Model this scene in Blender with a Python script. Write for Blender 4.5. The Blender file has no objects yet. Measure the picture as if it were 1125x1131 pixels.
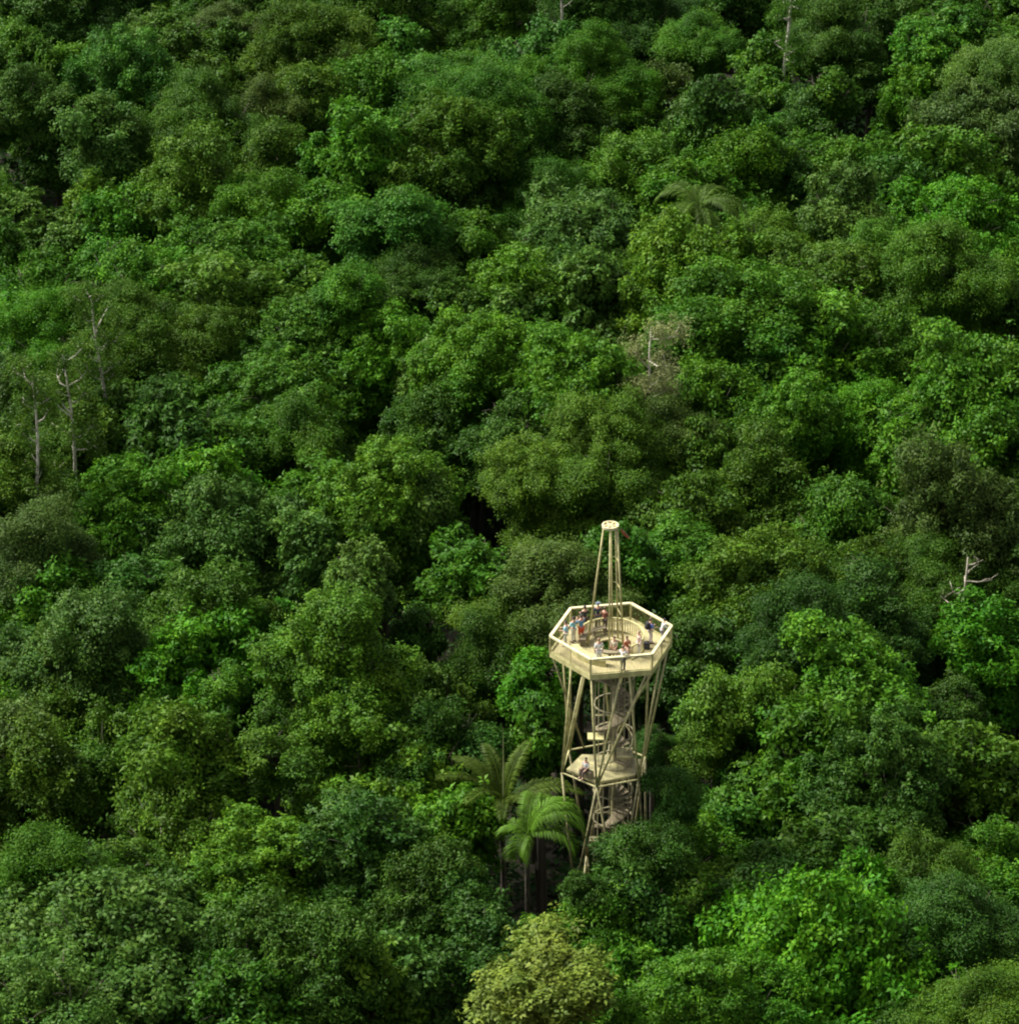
import bpy, math, random
import numpy as np
from mathutils import Vector, Matrix

R = math.radians
S = bpy.context.scene
COL = S.collection
random.seed(7)

# ------------------------------------------------------------------ camera
PW, PH, FPX = 1125.0, 1131.0, 5205.0        # photo size and focal length in its pixels
RANGE, DEP = 281.0, R(29.0)                 # distance and depression of the upper deck's rail
RAILZ = 29.1
PITCH = DEP - math.atan((697 - PH / 2) / FPX)
CAM = Vector((-(674.5 - PW / 2) / FPX * RANGE, -RANGE * math.cos(DEP), RAILZ + RANGE * math.sin(DEP)))
cd = bpy.data.cameras.new('camera')
cam = bpy.data.objects.new('camera', cd)
COL.objects.link(cam)
cam.location = CAM
cam.rotation_euler = (R(90) - PITCH, 0, 0)
cd.sensor_fit = 'HORIZONTAL'
cd.sensor_width = 36
cd.lens = FPX / PW * 36
cd.clip_start = 1
cd.clip_end = 6000
S.camera = cam
FWD = Vector((0, math.cos(PITCH), -math.sin(PITCH)))
UP = Vector((0, math.sin(PITCH), math.cos(PITCH)))


def at(px, py, z):
    """point of the photo -> point of the place at height z"""
    d = FWD + Vector((1, 0, 0)) * ((px - PW / 2) / FPX) - UP * ((py - PH / 2) / FPX)
    return CAM + d * ((z - CAM.z) / d.z)


def proj(p):
    v = p - CAM
    f = v.dot(FWD)
    return PW / 2 + v.x / f * FPX, PH / 2 - v.dot(UP) / f * FPX, FPX / f


# ------------------------------------------------------------------ light
SUN_EL, SUN_AZ = 50.0, 294.0                # azimuth: clockwise from +Y, where the light comes from
w = bpy.data.worlds.new('World')
S.world = w
w.use_nodes = True
nt = w.node_tree
nt.nodes.clear()
sky = nt.nodes.new('ShaderNodeTexSky')
sky.sky_type = 'NISHITA'
sky.sun_disc = False
sky.sun_elevation = R(SUN_EL)
sky.sun_rotation = R(SUN_AZ)
sky.air_density = 1.0
sky.dust_density = 4.0
sky.ozone_density = 0.6
bg = nt.nodes.new('ShaderNodeBackground')
bg.inputs['Strength'].default_value = 0.08
wo = nt.nodes.new('ShaderNodeOutputWorld')
hs = nt.nodes.new('ShaderNodeHueSaturation')
hs.inputs['Saturation'].default_value = 0.10     # overcast: the clouds take the blue out
nt.links.new(sky.outputs[0], hs.inputs['Color'])
nt.links.new(hs.outputs[0], bg.inputs['Color'])
nt.links.new(bg.outputs[0], wo.inputs['Surface'])

ld = bpy.data.lights.new('sun', 'SUN')
ld.energy = 4.0
ld.angle = R(20)
ld.color = (1.0, 0.95, 0.85)
sun = bpy.data.objects.new('sun', ld)
COL.objects.link(sun)
a, e = R(SUN_AZ), R(SUN_EL)
src = Vector((math.sin(a) * math.cos(e), math.cos(a) * math.cos(e), math.sin(e)))
sun.rotation_euler = src.to_track_quat('Z', 'Y').to_euler()
sun.location = src * 300

S.view_settings.view_transform = 'Standard'
S.view_settings.look = 'None'
S.view_settings.exposure = 1.22
S.view_settings.gamma = 1.0
S.cycles.max_bounces = 6
S.cycles.diffuse_bounces = 3
S.cycles.glossy_bounces = 2
S.cycles.transmission_bounces = 4
S.cycles.transparent_max_bounces = 4
S.cycles.use_denoising = True
S.cycles.filter_width = 2.1


# ------------------------------------------------------------------ materials
def new_mat(name):
    m = bpy.data.materials.new(name)
    m.use_nodes = True
    m.node_tree.nodes.clear()
    return m, m.node_tree.nodes, m.node_tree.links


def leaf_mat(name, gloss=0.55, trans=0.25, var=0.5):
    m, N, L = new_mat(name)
    out = N.new('ShaderNodeOutputMaterial')
    oi = N.new('ShaderNodeObjectInfo')
    geo = N.new('ShaderNodeNewGeometry')
    tone = N.new('ShaderNodeAttribute')
    tone.attribute_name = 'tone'
    tc = N.new('ShaderNodeTexCoord')
    no = N.new('ShaderNodeTexNoise')
    no.inputs['Scale'].default_value = 0.55
    no.inputs['Detail'].default_value = 3
    L.new(tc.outputs['Object'], no.inputs['Vector'])
    # value factor
    a1 = N.new('ShaderNodeMath'); a1.operation = 'MULTIPLY_ADD'      # island random
    a1.inputs[1].default_value = var * 0.7; a1.inputs[2].default_value = 1 - var * 0.35
    L.new(geo.outputs['Random Per Island'], a1.inputs[0])
    a2 = N.new('ShaderNodeMath'); a2.operation = 'MULTIPLY_ADD'
    a2.inputs[1].default_value = var * 1.3; a2.inputs[2].default_value = 1 - var * 0.6
    L.new(tone.outputs['Fac'], a2.inputs[0])
    a3 = N.new('ShaderNodeMath'); a3.operation = 'MULTIPLY'
    L.new(a1.outputs[0], a3.inputs[0]); L.new(a2.outputs[0], a3.inputs[1])
    a4 = N.new('ShaderNodeMapRange')
    a4.inputs['From Min'].default_value = 0.3; a4.inputs['From Max'].default_value = 0.7
    a4.inputs['To Min'].default_value = 0.7; a4.inputs['To Max'].default_value = 1.3
    L.new(no.outputs[0], a4.inputs['Value'])
    a5 = N.new('ShaderNodeMath'); a5.operation = 'MULTIPLY'
    L.new(a3.outputs[0], a5.inputs[0]); L.new(a4.outputs[0], a5.inputs[1])
    # hue: young leaves yellower
    hue = N.new('ShaderNodeHueSaturation')
    h1 = N.new('ShaderNodeMath'); h1.operation = 'MULTIPLY_ADD'
    h1.inputs[1].default_value = -0.035; h1.inputs[2].default_value = 0.512
    L.new(tone.outputs['Fac'], h1.inputs[0])
    L.new(h1.outputs[0], hue.inputs['Hue'])
    L.new(a5.outputs[0], hue.inputs['Value'])
    L.new(oi.outputs['Color'], hue.inputs['Color'])
    p = N.new('ShaderNodeBsdfPrincipled')
    p.inputs['Roughness'].default_value = gloss
    p.inputs['Specular IOR Level'].default_value = 0.12
    L.new(hue.outputs[0], p.inputs['Base Color'])
    tr = N.new('ShaderNodeBsdfTranslucent')
    L.new(hue.outputs[0], tr.inputs['Color'])
    mx = N.new('ShaderNodeMixShader')
    mx.inputs[0].default_value = trans
    L.new(p.outputs[0], mx.inputs[1]); L.new(tr.outputs[0], mx.inputs[2])
    L.new(mx.outputs[0], out.inputs[0])
    return m


def noisy_mat(name, c1, c2, scale=4, rough=0.7, bump=0.0, metal=0.0, detail=4, stretch=(1, 1, 1), objcol=False):
    m, N, L = new_mat(name)
    out = N.new('ShaderNodeOutputMaterial')
    tc = N.new('ShaderNodeTexCoord')
    mp = N.new('ShaderNodeMapping')
    mp.inputs['Scale'].default_value = stretch
    no = N.new('ShaderNodeTexNoise')
    no.inputs['Scale'].default_value = scale
    no.inputs['Detail'].default_value = detail
    L.new(tc.outputs['Object'], mp.inputs[0]); L.new(mp.outputs[0], no.inputs['Vector'])
    mr = N.new('ShaderNodeMapRange')
    mr.inputs['From Min'].default_value = 0.35; mr.inputs['From Max'].default_value = 0.65
    L.new(no.outputs[0], mr.inputs['Value'])
    mx = N.new('ShaderNodeMix'); mx.data_type = 'RGBA'
    mx.inputs['A'].default_value = (*c1, 1); mx.inputs['B'].default_value = (*c2, 1)
    L.new(mr.outputs[0], mx.inputs['Factor'])
    p = N.new('ShaderNodeBsdfPrincipled')
    p.inputs['Roughness'].default_value = rough
    p.inputs['Metallic'].default_value = metal
    if objcol:
        oi = N.new('ShaderNodeObjectInfo')
        mu = N.new('ShaderNodeMix'); mu.data_type = 'RGBA'; mu.blend_type = 'MULTIPLY'
        mu.inputs['Factor'].default_value = 1
        L.new(oi.outputs['Color'], mu.inputs['A']); L.new(mx.outputs['Result'], mu.inputs['B'])
        L.new(mu.outputs['Result'], p.inputs['Base Color'])
    else:
        L.new(mx.outputs['Result'], p.inputs['Base Color'])
    if bump:
        b = N.new('ShaderNodeBump'); b.inputs['Strength'].default_value = bump
        b.inputs['Distance'].default_value = 0.02
        L.new(no.outputs[0], b.inputs['Height']); L.new(b.outputs[0], p.inputs['Normal'])
    L.new(p.outputs[0], out.inputs[0])
    return m


LEAF = leaf_mat('leaf')
FROND = leaf_mat('frond', 0.6, 0.25, 0.3)
BARK = noisy_mat('bark', (0.04, 0.034, 0.024), (0.10, 0.085, 0.06), 6, 0.9, 0.6, stretch=(1, 1, .3))
PALEBARK = noisy_mat('pale_bark', (0.16, 0.14, 0.10), (0.36, 0.33, 0.26), 5, 0.85, 0.5, stretch=(1, 1, .4))
WHITEBARK = noisy_mat('white_bark', (0.34, 0.31, 0.26), (0.62, 0.58, 0.50), 5, 0.85, 0.5, stretch=(1, 1, .4))
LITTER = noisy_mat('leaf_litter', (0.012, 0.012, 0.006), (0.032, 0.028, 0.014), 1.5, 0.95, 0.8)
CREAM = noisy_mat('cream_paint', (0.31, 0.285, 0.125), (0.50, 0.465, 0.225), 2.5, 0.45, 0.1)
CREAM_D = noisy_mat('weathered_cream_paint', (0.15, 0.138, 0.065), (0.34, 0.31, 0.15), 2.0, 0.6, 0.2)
RAILP = noisy_mat('rail_paint', (0.52, 0.47, 0.27), (0.66, 0.60, 0.38), 3, 0.4, 0.1)
DECK = noisy_mat('deck_boards', (0.235, 0.20, 0.095), (0.40, 0.355, 0.18), 3, 0.75, 0.3, stretch=(6, .6, 1))
WOOD = noisy_mat('weathered_wood', (0.14, 0.12, 0.07), (0.24, 0.20, 0.12), 5, 0.8, 0.4, stretch=(3, 3, .5))
GREYW = noisy_mat('grey_stair_mesh', (0.17, 0.155, 0.09), (0.29, 0.26, 0.15), 5, 0.7, 0.3)
SKIN = noisy_mat('skin', (0.42, 0.24, 0.16), (0.50, 0.29, 0.20), 8, 0.5)
CLOTH = noisy_mat('cloth', (0.85, 0.85, 0.85), (1, 1, 1), 14, 0.85, 0.3, objcol=True)
HAIRM = noisy_mat('hair', (0.7, 0.7, 0.7), (1, 1, 1), 20, 0.6, objcol=True)
EYEM = noisy_mat('eye_dark', (0.02, 0.015, 0.01), (0.03, 0.02, 0.02), 5, 0.3)


# ------------------------------------------------------------------ mesh helpers
def np_mesh(name, verts, quads, mats, tone=None, matidx=None, smooth=False):
    me = bpy.data.meshes.new(name)
    nv, nf, k = len(verts), len(quads), quads.shape[1]
    me.vertices.add(nv)
    me.vertices.foreach_set('co', np.ascontiguousarray(verts, dtype=np.float32).ravel())
    me.loops.add(nf * k)
    me.loops.foreach_set('vertex_index', np.ascontiguousarray(quads, dtype=np.int32).ravel())
    me.polygons.add(nf)
    me.polygons.foreach_set('loop_start', np.arange(0, nf * k, k, dtype=np.int32))
    if matidx is not None:
        me.polygons.foreach_set('material_index', np.ascontiguousarray(matidx, dtype=np.int32))
    me.update(calc_edges=True)
    if tone is not None:
        at_ = me.attributes.new('tone', 'FLOAT', 'FACE')
        at_.data.foreach_set('value', np.ascontiguousarray(tone, dtype=np.float32))
    for m in mats:
        me.materials.append(m)
    if smooth:
        me.polygons.foreach_set('use_smooth', np.ones(nf, dtype=bool))
    return me


class MB:
    """collects simple solids and links them as one mesh"""
    def __init__(s):
        s.v, s.f = [], []

    def box(s, c, size, M=None):
        cx, cy, cz = c
        x, y, z = (k / 2 for k in size)
        b = len(s.v)
        for dx, dy, dz in ((-x, -y, -z), (x, -y, -z), (x, y, -z), (-x, y, -z), (-x, -y, z), (x, -y, z), (x, y, z), (-x, y, z)):
            p = Vector((dx, dy, dz))
            if M: p = M @ p
            s.v.append((p.x + cx, p.y + cy, p.z + cz))
        for q in ((0, 3, 2, 1), (4, 5, 6, 7), (0, 1, 5, 4), (1, 2, 6, 5), (2, 3, 7, 6), (3, 0, 4, 7)):
            s.f.append(tuple(b + i for i in q))

    def beam(s, a, b, w, h):
        """rectangular bar from a to b"""
        a, b = Vector(a), Vector(b)
        d = b - a
        q = d.to_track_quat('X', 'Z').to_matrix()
        s.box((a + b) / 2, (d.length, w, h), q)

    def tube(s, pts, r, n=8, cap=True):
        pts = [Vector(p) for p in pts]
        rr = r if isinstance(r, (list, tuple)) else [r] * len(pts)
        b = len(s.v)
        prev = None
        for i, p in enumerate(pts):
            d = (pts[min(i + 1, len(pts) - 1)] - pts[max(i - 1, 0)]).normalized()
            if prev is None:
                u = d.orthogonal().normalized()
            else:
                u = (prev - d * prev.dot(d)).normalized()
            prev = u
            v = d.cross(u)
            for k in range(n):
                t = 2 * math.pi * k / n
                q = p + (u * math.cos(t) + v * math.sin(t)) * rr[i]
                s.v.append(tuple(q))
        for i in range(len(pts) - 1):
            for k in range(n):
                k2 = (k + 1) % n
                s.f.append((b + i * n + k, b + i * n + k2, b + (i + 1) * n + k2, b + (i + 1) * n + k))
        if cap:
            s.f.append(tuple(b + k for k in reversed(range(n))))
            s.f.append(tuple(b + (len(pts) - 1) * n + k for k in range(n)))

    def prism(s, poly, z0, z1):
        b = len(s.v); n = len(poly)
        for z in (z0, z1):
            for x, y in poly: s.v.append((x, y, z))
        s.f.append(tuple(b + i for i in reversed(range(n))))
        s.f.append(tuple(b + n + i for i in range(n)))
        for i in range(n):
            j = (i + 1) % n
            s.f.append((b + i, b + j, b + n + j, b + n + i))

    def ring(s, cx, cy, r0, r1, z0, z1, a0=0, a1=360, n=36):
        b = len(s.v); full = abs(a1 - a0) >= 360
        m = n if full else n + 1
        for i in range(m):
            t = R(a0 + (a1 - a0) * i / n)
            for r, z in ((r0, z0), (r1, z0), (r1, z1), (r0, z1)):
                s.v.append((cx + r * math.cos(t), cy + r * math.sin(t), z))
        for i in range(n):
            j = (i + 1) % m
            for k in range(4):
                l = (k + 1) % 4
                s.f.append((b + 4 * i + k, b + 4 * j + k, b + 4 * j + l, b + 4 * i + l))
        if not full:
            s.f.append((b, b + 3, b + 2, b + 1)); e_ = b + 4 * (m - 1)
            s.f.append((e_, e_ + 1, e_ + 2, e_ + 3))

    def mesh(s, name, mat, smooth=False):
        me = bpy.data.meshes.new(name)
        me.from_pydata(s.v, [], s.f)
        me.materials.append(mat)
        if smooth:
            me.polygons.foreach_set('use_smooth', [True] * len(me.polygons))
        me.update()
        return me

    def build(s, name, mat, parent=None, smooth=False):
        return link(name, s.mesh(name, mat, smooth), parent)


def link(name, me, parent=None):
    o = bpy.data.objects.new(name, me)
    COL.objects.link(o)
    if parent: o.parent = parent
    return o


def thing(name, label, cat, loc=(0, 0, 0), rz=0, group=None):
    o = bpy.data.objects.new(name, None)
    o.empty_display_size = .5
    COL.objects.link(o)
    o.location = loc
    o.rotation_euler = (0, 0, rz)
    o['label'] = label; o['category'] = cat
    if group: o['group'] = group
    return o


def unit(v):
    return v / np.maximum(np.linalg.norm(v, axis=-1, keepdims=True), 1e-9)


# ------------------------------------------------------------------ foliage
def leaves(rng, P, D, K, ln, wd, spread, tonev, droop=0.25, up=0.5):
    """sprays of K leaves at points P with outward directions D; returns verts, quads, tone"""
    M = len(P)
    n = unit(D * 0.7 + np.array([0, 0, up]) + rng.normal(0, .35, (M, 3)))
    ref = unit(rng.normal(0, 1, (M, 3)))
    u = unit(np.cross(n, ref)); v = np.cross(n, u)
    ang = rng.uniform(0, 2 * np.pi, (M, 1)) + np.arange(K)[None] * (2 * np.pi / K) + rng.normal(0, .35, (M, K))
    r = rng.uniform(.0, 1, (M, K)) ** .7 * spread
    ax = u[:, None] * np.cos(ang)[..., None] + v[:, None] * np.sin(ang)[..., None]
    base = P[:, None] + ax * r[..., None] + n[:, None] * rng.normal(0, spread * .35, (M, K))[..., None]
    ax = unit(ax + rng.normal(0, .3, (M, K, 3)) + n[:, None] * .15)
    nn = unit(n[:, None] + rng.normal(0, .33, (M, K, 3)))
    side = unit(np.cross(nn, ax))
    L = ln * rng.uniform(.65, 1.25, (M, K, 1)); W = wd * rng.uniform(.75, 1.2, (M, K, 1))
    v0 = base
    v2 = base + ax * L - nn * L * droop
    mid = base + ax * L * .45 + nn * L * .06
    v1 = mid + side * W * .5; v3 = mid - side * W * .5
    V = np.stack([v0, v1, v2, v3], axis=2).reshape(-1, 3)
    F = np.arange(len(V)).reshape(-1, 4)
    T = np.repeat(tonev, K)
    return V, F, T


STY = {  # leaves per spray, length, width, spread, cover
    'r': (7, .30, .17, .22, 2.1),
    'f': (9, .21, .09, .32, 1.5),
    'b': (7, .38, .20, .12, 1.9),
    't': (8, .30, .15, .30, 2.0),
}


def crown_mesh(seed, Rr, style, cover=1.0):
    """several sub-crowns at different heights, each a cluster of leafy lobes with gaps between them"""
    rng = np.random.default_rng(seed)
    K, ln, wd, sp, cov = STY[style]
    lk = rng.uniform(.78, 1.12); ln *= lk; wd *= lk * rng.uniform(.85, 1.15)
    ns = 4 + int(rng.integers(0, 2)) + int(Rr > 3) + int(Rr > 4.5) * 2
    subs = [(np.array([rng.normal(0, .1) * Rr, rng.normal(0, .1) * Rr, .30 * Rr]), rng.uniform(.36, .50) * Rr)]
    a0 = rng.uniform(0, 6.28)
    for k in range(ns):
        an = a0 + 2 * np.pi * k / ns + rng.normal(0, .3)
        d = rng.uniform(.38, .78) * Rr
        subs.append((np.array([np.cos(an) * d, np.sin(an) * d, rng.uniform(-.45, .12) * Rr]), rng.uniform(.30, .50) * Rr))
    for k in range(ns):
        an = a0 + 2 * np.pi * (k + .5) / ns + rng.normal(0, .3)
        d = rng.uniform(.35, .6) * Rr
        subs.append((np.array([np.cos(an) * d, np.sin(an) * d, rng.uniform(-1.15, -.6) * Rr]), rng.uniform(.30, .42) * Rr))
    cs, ls, fl, tb = [], [], [], []
    l0 = {'r': .62, 'f': .55, 'b': .68, 't': .72}[style]
    for sc_, sr in subs:
        n = int(max(8, 4.6 * sr * sr / (l0 * l0)))
        i = np.arange(n) + .5
        zz = 1 - i / n * 1.6
        ph = i * 2.39996 + rng.uniform(0, 6)
        rr = np.sqrt(np.clip(1 - zz ** 2, 0, 1))
        d = unit(np.stack([rr * np.cos(ph), rr * np.sin(ph), zz], 1) + rng.normal(0, .22, (n, 3)))
        c = sc_ + d * (sr * (.95 + rng.normal(0, .22, (n, 1)))) * np.array([1, 1, .85])
        cs.append(c); ls.append(l0 * np.exp(rng.normal(-.35, .42, n)) * (.80 + .05 * Rr))
        tb.append(rng.uniform(.2, .75, n) * .5 + rng.uniform(.1, .45))
        cs.append(sc_[None]); ls.append(np.array([sr * .62])); tb.append(np.array([.3]))
    c = np.vstack(cs); lr = np.concatenate(ls); tb = np.concatenate(tb)
    flat = np.full(len(c), .85)
    if style == 't':
        c[:, 2] = np.round(c[:, 2] / 1.1) * 1.1 + rng.normal(0, .12, len(c))
        flat[:] = .42; lr *= 1.25
    elif style == 'f':
        flat[:] = .65; lr *= 1.12
    Ps, Ds, Ts = [], [], []
    area = .5 * ln * wd * K
    for k in range(len(c)):
        m = max(int(4 * np.pi * lr[k] ** 2 * cov * cover * .78 / area), 5)
        q = unit(rng.normal(0, 1, (m, 3)))
        out = unit(c[k] + np.array([0, 0, .5 * Rr]))
        keep = (q @ out) > rng.uniform(-.7, .1, m)
        q = q[keep]
        s = lr[k] * np.clip(rng.normal(.85, .28, len(q)), .2, 1.7)
        p = q * s[:, None]
        p[:, 2] *= flat[k]
        pr = rng.random(len(q)) < .09
        p[pr] *= rng.uniform(1.1, 1.9, (pr.sum(), 1))
        Ps.append(c[k] + p); Ds.append(q)
        Ts.append(np.clip(rng.normal(tb[k], .2, len(q)), 0, 1))
    return leaves(rng, np.vstack(Ps), np.vstack(Ds), K, ln, wd, sp, np.concatenate(Ts),
                  droop=.45 if style == 'f' else .25)


_limb = {}


def limb_mesh(seed, Rr, mat):
    rnd = random.Random(seed)
    b = MB()
    for k in range(7):
        t = 2 * math.pi * k / 7 + rnd.uniform(-.4, .4)
        el = rnd.uniform(.2, 1.2)
        tip = Vector((math.cos(t) * math.cos(el), math.sin(t) * math.cos(el), math.sin(el) * .85)) * Rr * rnd.uniform(.65, .85)
        root = Vector((0, 0, -Rr * .8))
        mid = root.lerp(tip, .5) + Vector((rnd.uniform(-.2, .2), rnd.uniform(-.2, .2), -.12)) * Rr * .4
        b.tube([root, root.lerp(mid, .5) + Vector((0, 0, .05 * Rr)), mid, mid.lerp(tip, .5) + Vector((rnd.uniform(-.1, .1), rnd.uniform(-.1, .1), 0)) * Rr, tip],
               [.028 * Rr + .03, .022 * Rr + .02, .016 * Rr + .015, .02 + .006 * Rr, .012], 6)
        for j in range(3):
            q = mid.lerp(tip, rnd.uniform(.1, .8))
            e_ = q + Vector((rnd.uniform(-1, 1), rnd.uniform(-1, 1), rnd.uniform(-.1, .8))) * Rr * .3
            b.tube([q, q.lerp(e_, .5) + Vector((0, 0, .03 * Rr)), e_], [.03, .02, .01], 5)
    return b.mesh('branches', mat, True)


def trunk_mesh(seed, mat):
    rnd = random.Random(seed)
    b = MB()
    pts, rs = [], []
    for k in range(9):
        t = k / 8
        pts.append((math.sin(t * 5 + seed) * .22 * t * (1 - t) * 4, math.cos(t * 4 + seed) * .22 * t * (1 - t) * 4, t))
        rs.append(.30 * (1 - t) ** 1.0 + .15 + (.22 if k == 0 else 0))
    b.tube(pts, rs, 10)
    return b.mesh('trunk', mat, True)


SIZES = (2.2, 3.1, 4.1, 5.3, 6.6)
LIB = {}
for st in 'rfbt':
    for si, s_ in enumerate(SIZES):
        if st == 't' and si in (0, 4): continue
        LIB[st, si] = []
        for vi in range(3 if si < 4 else 2):
            V, F, T = crown_mesh(hash_ := (100 * 'rfbt'.index(st) + 10 * si + vi), s_, st)
            LIB[st, si].append((np_mesh('crown', V, F, [LEAF], T), limb_mesh(hash_, s_, BARK)))
TRUNKS = [trunk_mesh(k, BARK) for k in range(4)]
PTRUNK = trunk_mesh(9, PALEBARK)

COLS = {  # leaf colour (linear), word
    'G': ((.041, .134, .006), 'bright green'), 'L': ((.043, .155, .005), 'vivid green'), 'M': ((.035, .112, .006), 'mid green'),
    'D': ((.026, .078, .007), 'dark green'), 'O': ((.042, .106, .007), 'olive green'), 'Y': ((.050, .130, .007), 'yellowish green'),
    'S': ((.046, .114, .014), 'grey green'), 'B': ((.048, .096, .014), 'brownish green'), 'T': ((.034, .116, .010), 'bluish green'),
    'P': ((.104, .160, .030), 'pale yellow green'), 'C': ((.15, .18, .065), 'pale cream green'),
}
TEX = {'r': 'round-clumped', 'f': 'fine-leaved', 'b': 'large-leaved', 't': 'tiered'}
NAME = {'r': 'rainforest_tree', 'f': 'fine_leaved_tree', 'b': 'broadleaf_tree', 't': 'tiered_tree'}
ONES = 'zero one two three four five six seven eight nine ten eleven twelve thirteen fourteen fifteen sixteen seventeen eighteen nineteen'.split()
TENS = 'zero ten twenty thirty forty fifty sixty seventy eighty ninety'.split()


def num(n):
    n = int(max(0, min(99, n)))
    if n < 20: return ONES[n]
    return TENS[n // 10] + ('-' + ONES[n % 10] if n % 10 else '')


def where(px, py):
    x, y = px / PW * 100, py / PH * 100
    xs = 'at the left edge' if x < 2 else 'at the right edge' if x > 98 else num(round(x)) + ' percent across'
    ys = 'at the top' if y < 1.5 else 'at the bottom' if y > 98 else num(round(y)) + ' percent down'
    return xs + ', ' + ys


TOWERC = Vector((0, 0, 0))
rt = random.Random(11)
CANOPY = 18.3


def hnoise(px, py):
    return 1.3 * math.sin(px * .011 + 1.3) * math.cos(py * .013 + .4) + .9 * math.sin(px * .023 + py * .019)


HOLES = [(598, 966, 36, 48), (528, 546, 34, 44), (12, 170, 34, 36), (268, 800, 10, 26), (505, 240, 30, 20), (340, 145, 14, 12), (738, 800, 12, 40),
         (1045, 765, 26, 16), (962, 95, 14, 26), (1102, 335, 14, 26), (398, 310, 14, 18), (105, 200, 10, 16), (820, 60, 14, 26), (630, 770, 6, 12), (440, 660, 16, 14), (700, 880, 1, 1)]
TREES = []
used_labels = set()


def add_tree(px, ty, wpx, code, z=None, label=None, pale=False, name=None, drop=0.0):
    """px,ty: top of the visible crown in the photo; wpx: its width"""
    ck, st = code[0], code[1]
    zt = z if z is not None else CANOPY + hnoise(px, ty) + (wpx - 115) / 38 + rt.uniform(-1.9, 1.9) - drop
    for _ in range(30):
        p = at(px, ty, zt)
        _, _, sc = proj(p)
        Rr = wpx / sc * .5 * (1.22 if code[0] != 'P' else 1.12)
        # the visible top edge is the crown's upper rim a little behind its axis
        pos = Vector((p.x, p.y, 0))
        dist = math.hypot(pos.x, pos.y)
        if math.hypot(px - 670, ty - 860) < 210: Rr *= .9
        if dist < Rr * .92 + 2.9 and z is None:
            if (dist - 2.9) / .92 > 1.35:
                Rr = (dist - 2.9) / .92
                break
            zt += .5 if p.y < 0 else -.5
            continue
        break
    for hx, hy, ha, hb in HOLES:
        for _ in range(9):
            qx, qy, sc = proj(Vector((pos.x, pos.y, zt - Rr * .85)))
            rp = Rr * sc * 1.0
            if math.hypot((qx - hx) / (rp + ha * .8), (qy - hy) / (rp + hb * .8)) < 1 and Rr > 1.2: Rr *= .93
    si = min(range(len(SIZES)), key=lambda k: abs(math.log(SIZES[k] / Rr)))
    if st == 't': si = max(1, min(3, si))
    me, lm = rt.choice(LIB[st, si])
    k = Rr / SIZES[si]
    top = SIZES[si] * .80 + .45
    zc = zt - top * k * .93
    if label is None:
        sizew = 'large' if wpx > 160 else 'small' if wpx < 100 else 'medium'
        label = f"{sizew} {COLS[ck][1]} {TEX[st]} tree {where(px, ty + .3 * wpx)}"
        while label in used_labels:
            ty += 11
            label = f"{sizew} {COLS[ck][1]} {TEX[st]} tree {where(px, ty + .3 * wpx)}"
    used_labels.add(label)
    root = thing(name or NAME[st], label, 'tree', pos, rt.uniform(0, 6.28), 'trees of the rainforest')
    c = link('crown', me, root)
    c.location = (0, 0, zc)
    sx = rt.uniform(.86, 1.2)
    c.scale = (k * sx, k / sx ** .5, k * rt.uniform(.85, 1.2))
    c.rotation_euler = (rt.uniform(-.12, .12), rt.uniform(-.12, .12), 0)
    if ck == 'P': c.scale = (k * 1.1, k, k * .66); c.location.z = zt - top * k * .62
    b = COLS[ck][0]
    v = rt.uniform(.85, 1.18); hsh = rt.uniform(-.09, .09)
    c.color = (b[0] * v * (1 + hsh), b[1] * v, b[2] * v * (1 - hsh), 1)
    if ck == 'P': c.color = (.098, .150, .018, 1)
    l = link('branches', lm, root)
    l.location = (0, 0, zc); l.scale = (k, k, k)
    t = link('trunk', PTRUNK if pale else rt.choice(TRUNKS), root)
    zb = zc - SIZES[si] * k * .75
    t.scale = (.5 + Rr * .12, .5 + Rr * .12, max(zb, 2))
    TREES.append((px, ty, wpx, zt, pos.copy(), Rr))
    return root, c, zc, k


# ------------------------------------------------------------------ ground
def terrain_z(x, y):
    return 0.0


g = MB()
gx = [-3000, -400] + [-150 + i * 15 for i in range(21)] + [400, 3000]
gy = [-1500, -400] + [-120 + i * 15 for i in range(25)] + [600, 4000]
gv = [(x, y, (math.sin(x * .09) * math.cos(y * .07) * .35 if abs(x) < 200 and -150 < y < 300 else 0) - .3) for y in gy for x in gx]
nx_ = len(gx)
gf = [(j * nx_ + i, j * nx_ + i + 1, (j + 1) * nx_ + i + 1, (j + 1) * nx_ + i) for j in range(len(gy) - 1) for i in range(nx_ - 1)]
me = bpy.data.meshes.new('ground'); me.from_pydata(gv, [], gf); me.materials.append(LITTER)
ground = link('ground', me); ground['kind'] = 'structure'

# low growth on the forest floor
rng = np.random.default_rng(5)
nsp = 16000
P = np.stack([rng.uniform(-62, 55, nsp), rng.uniform(-60, 150, nsp), rng.uniform(0, 1, nsp) ** 1.5 * 5.0], 1)
P[:, 2] *= .5 + .5 * np.sin(P[:, 0] * .31 + 1) * np.cos(P[:, 1] * .27)
P[:, 2] = np.abs(P[:, 2]) + .2
P = P[np.hypot(P[:, 0], P[:, 1]) > 4.5]
V, F, T = leaves(rng, P, np.tile([0, 0, 1.0], (len(P), 1)), 8, .85, .32, .4, rng.random(len(P)))
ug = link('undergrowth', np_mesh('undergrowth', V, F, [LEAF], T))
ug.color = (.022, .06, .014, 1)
ug['kind'] = 'stuff'; ug['label'] = 'dark undergrowth on the forest floor'

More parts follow.
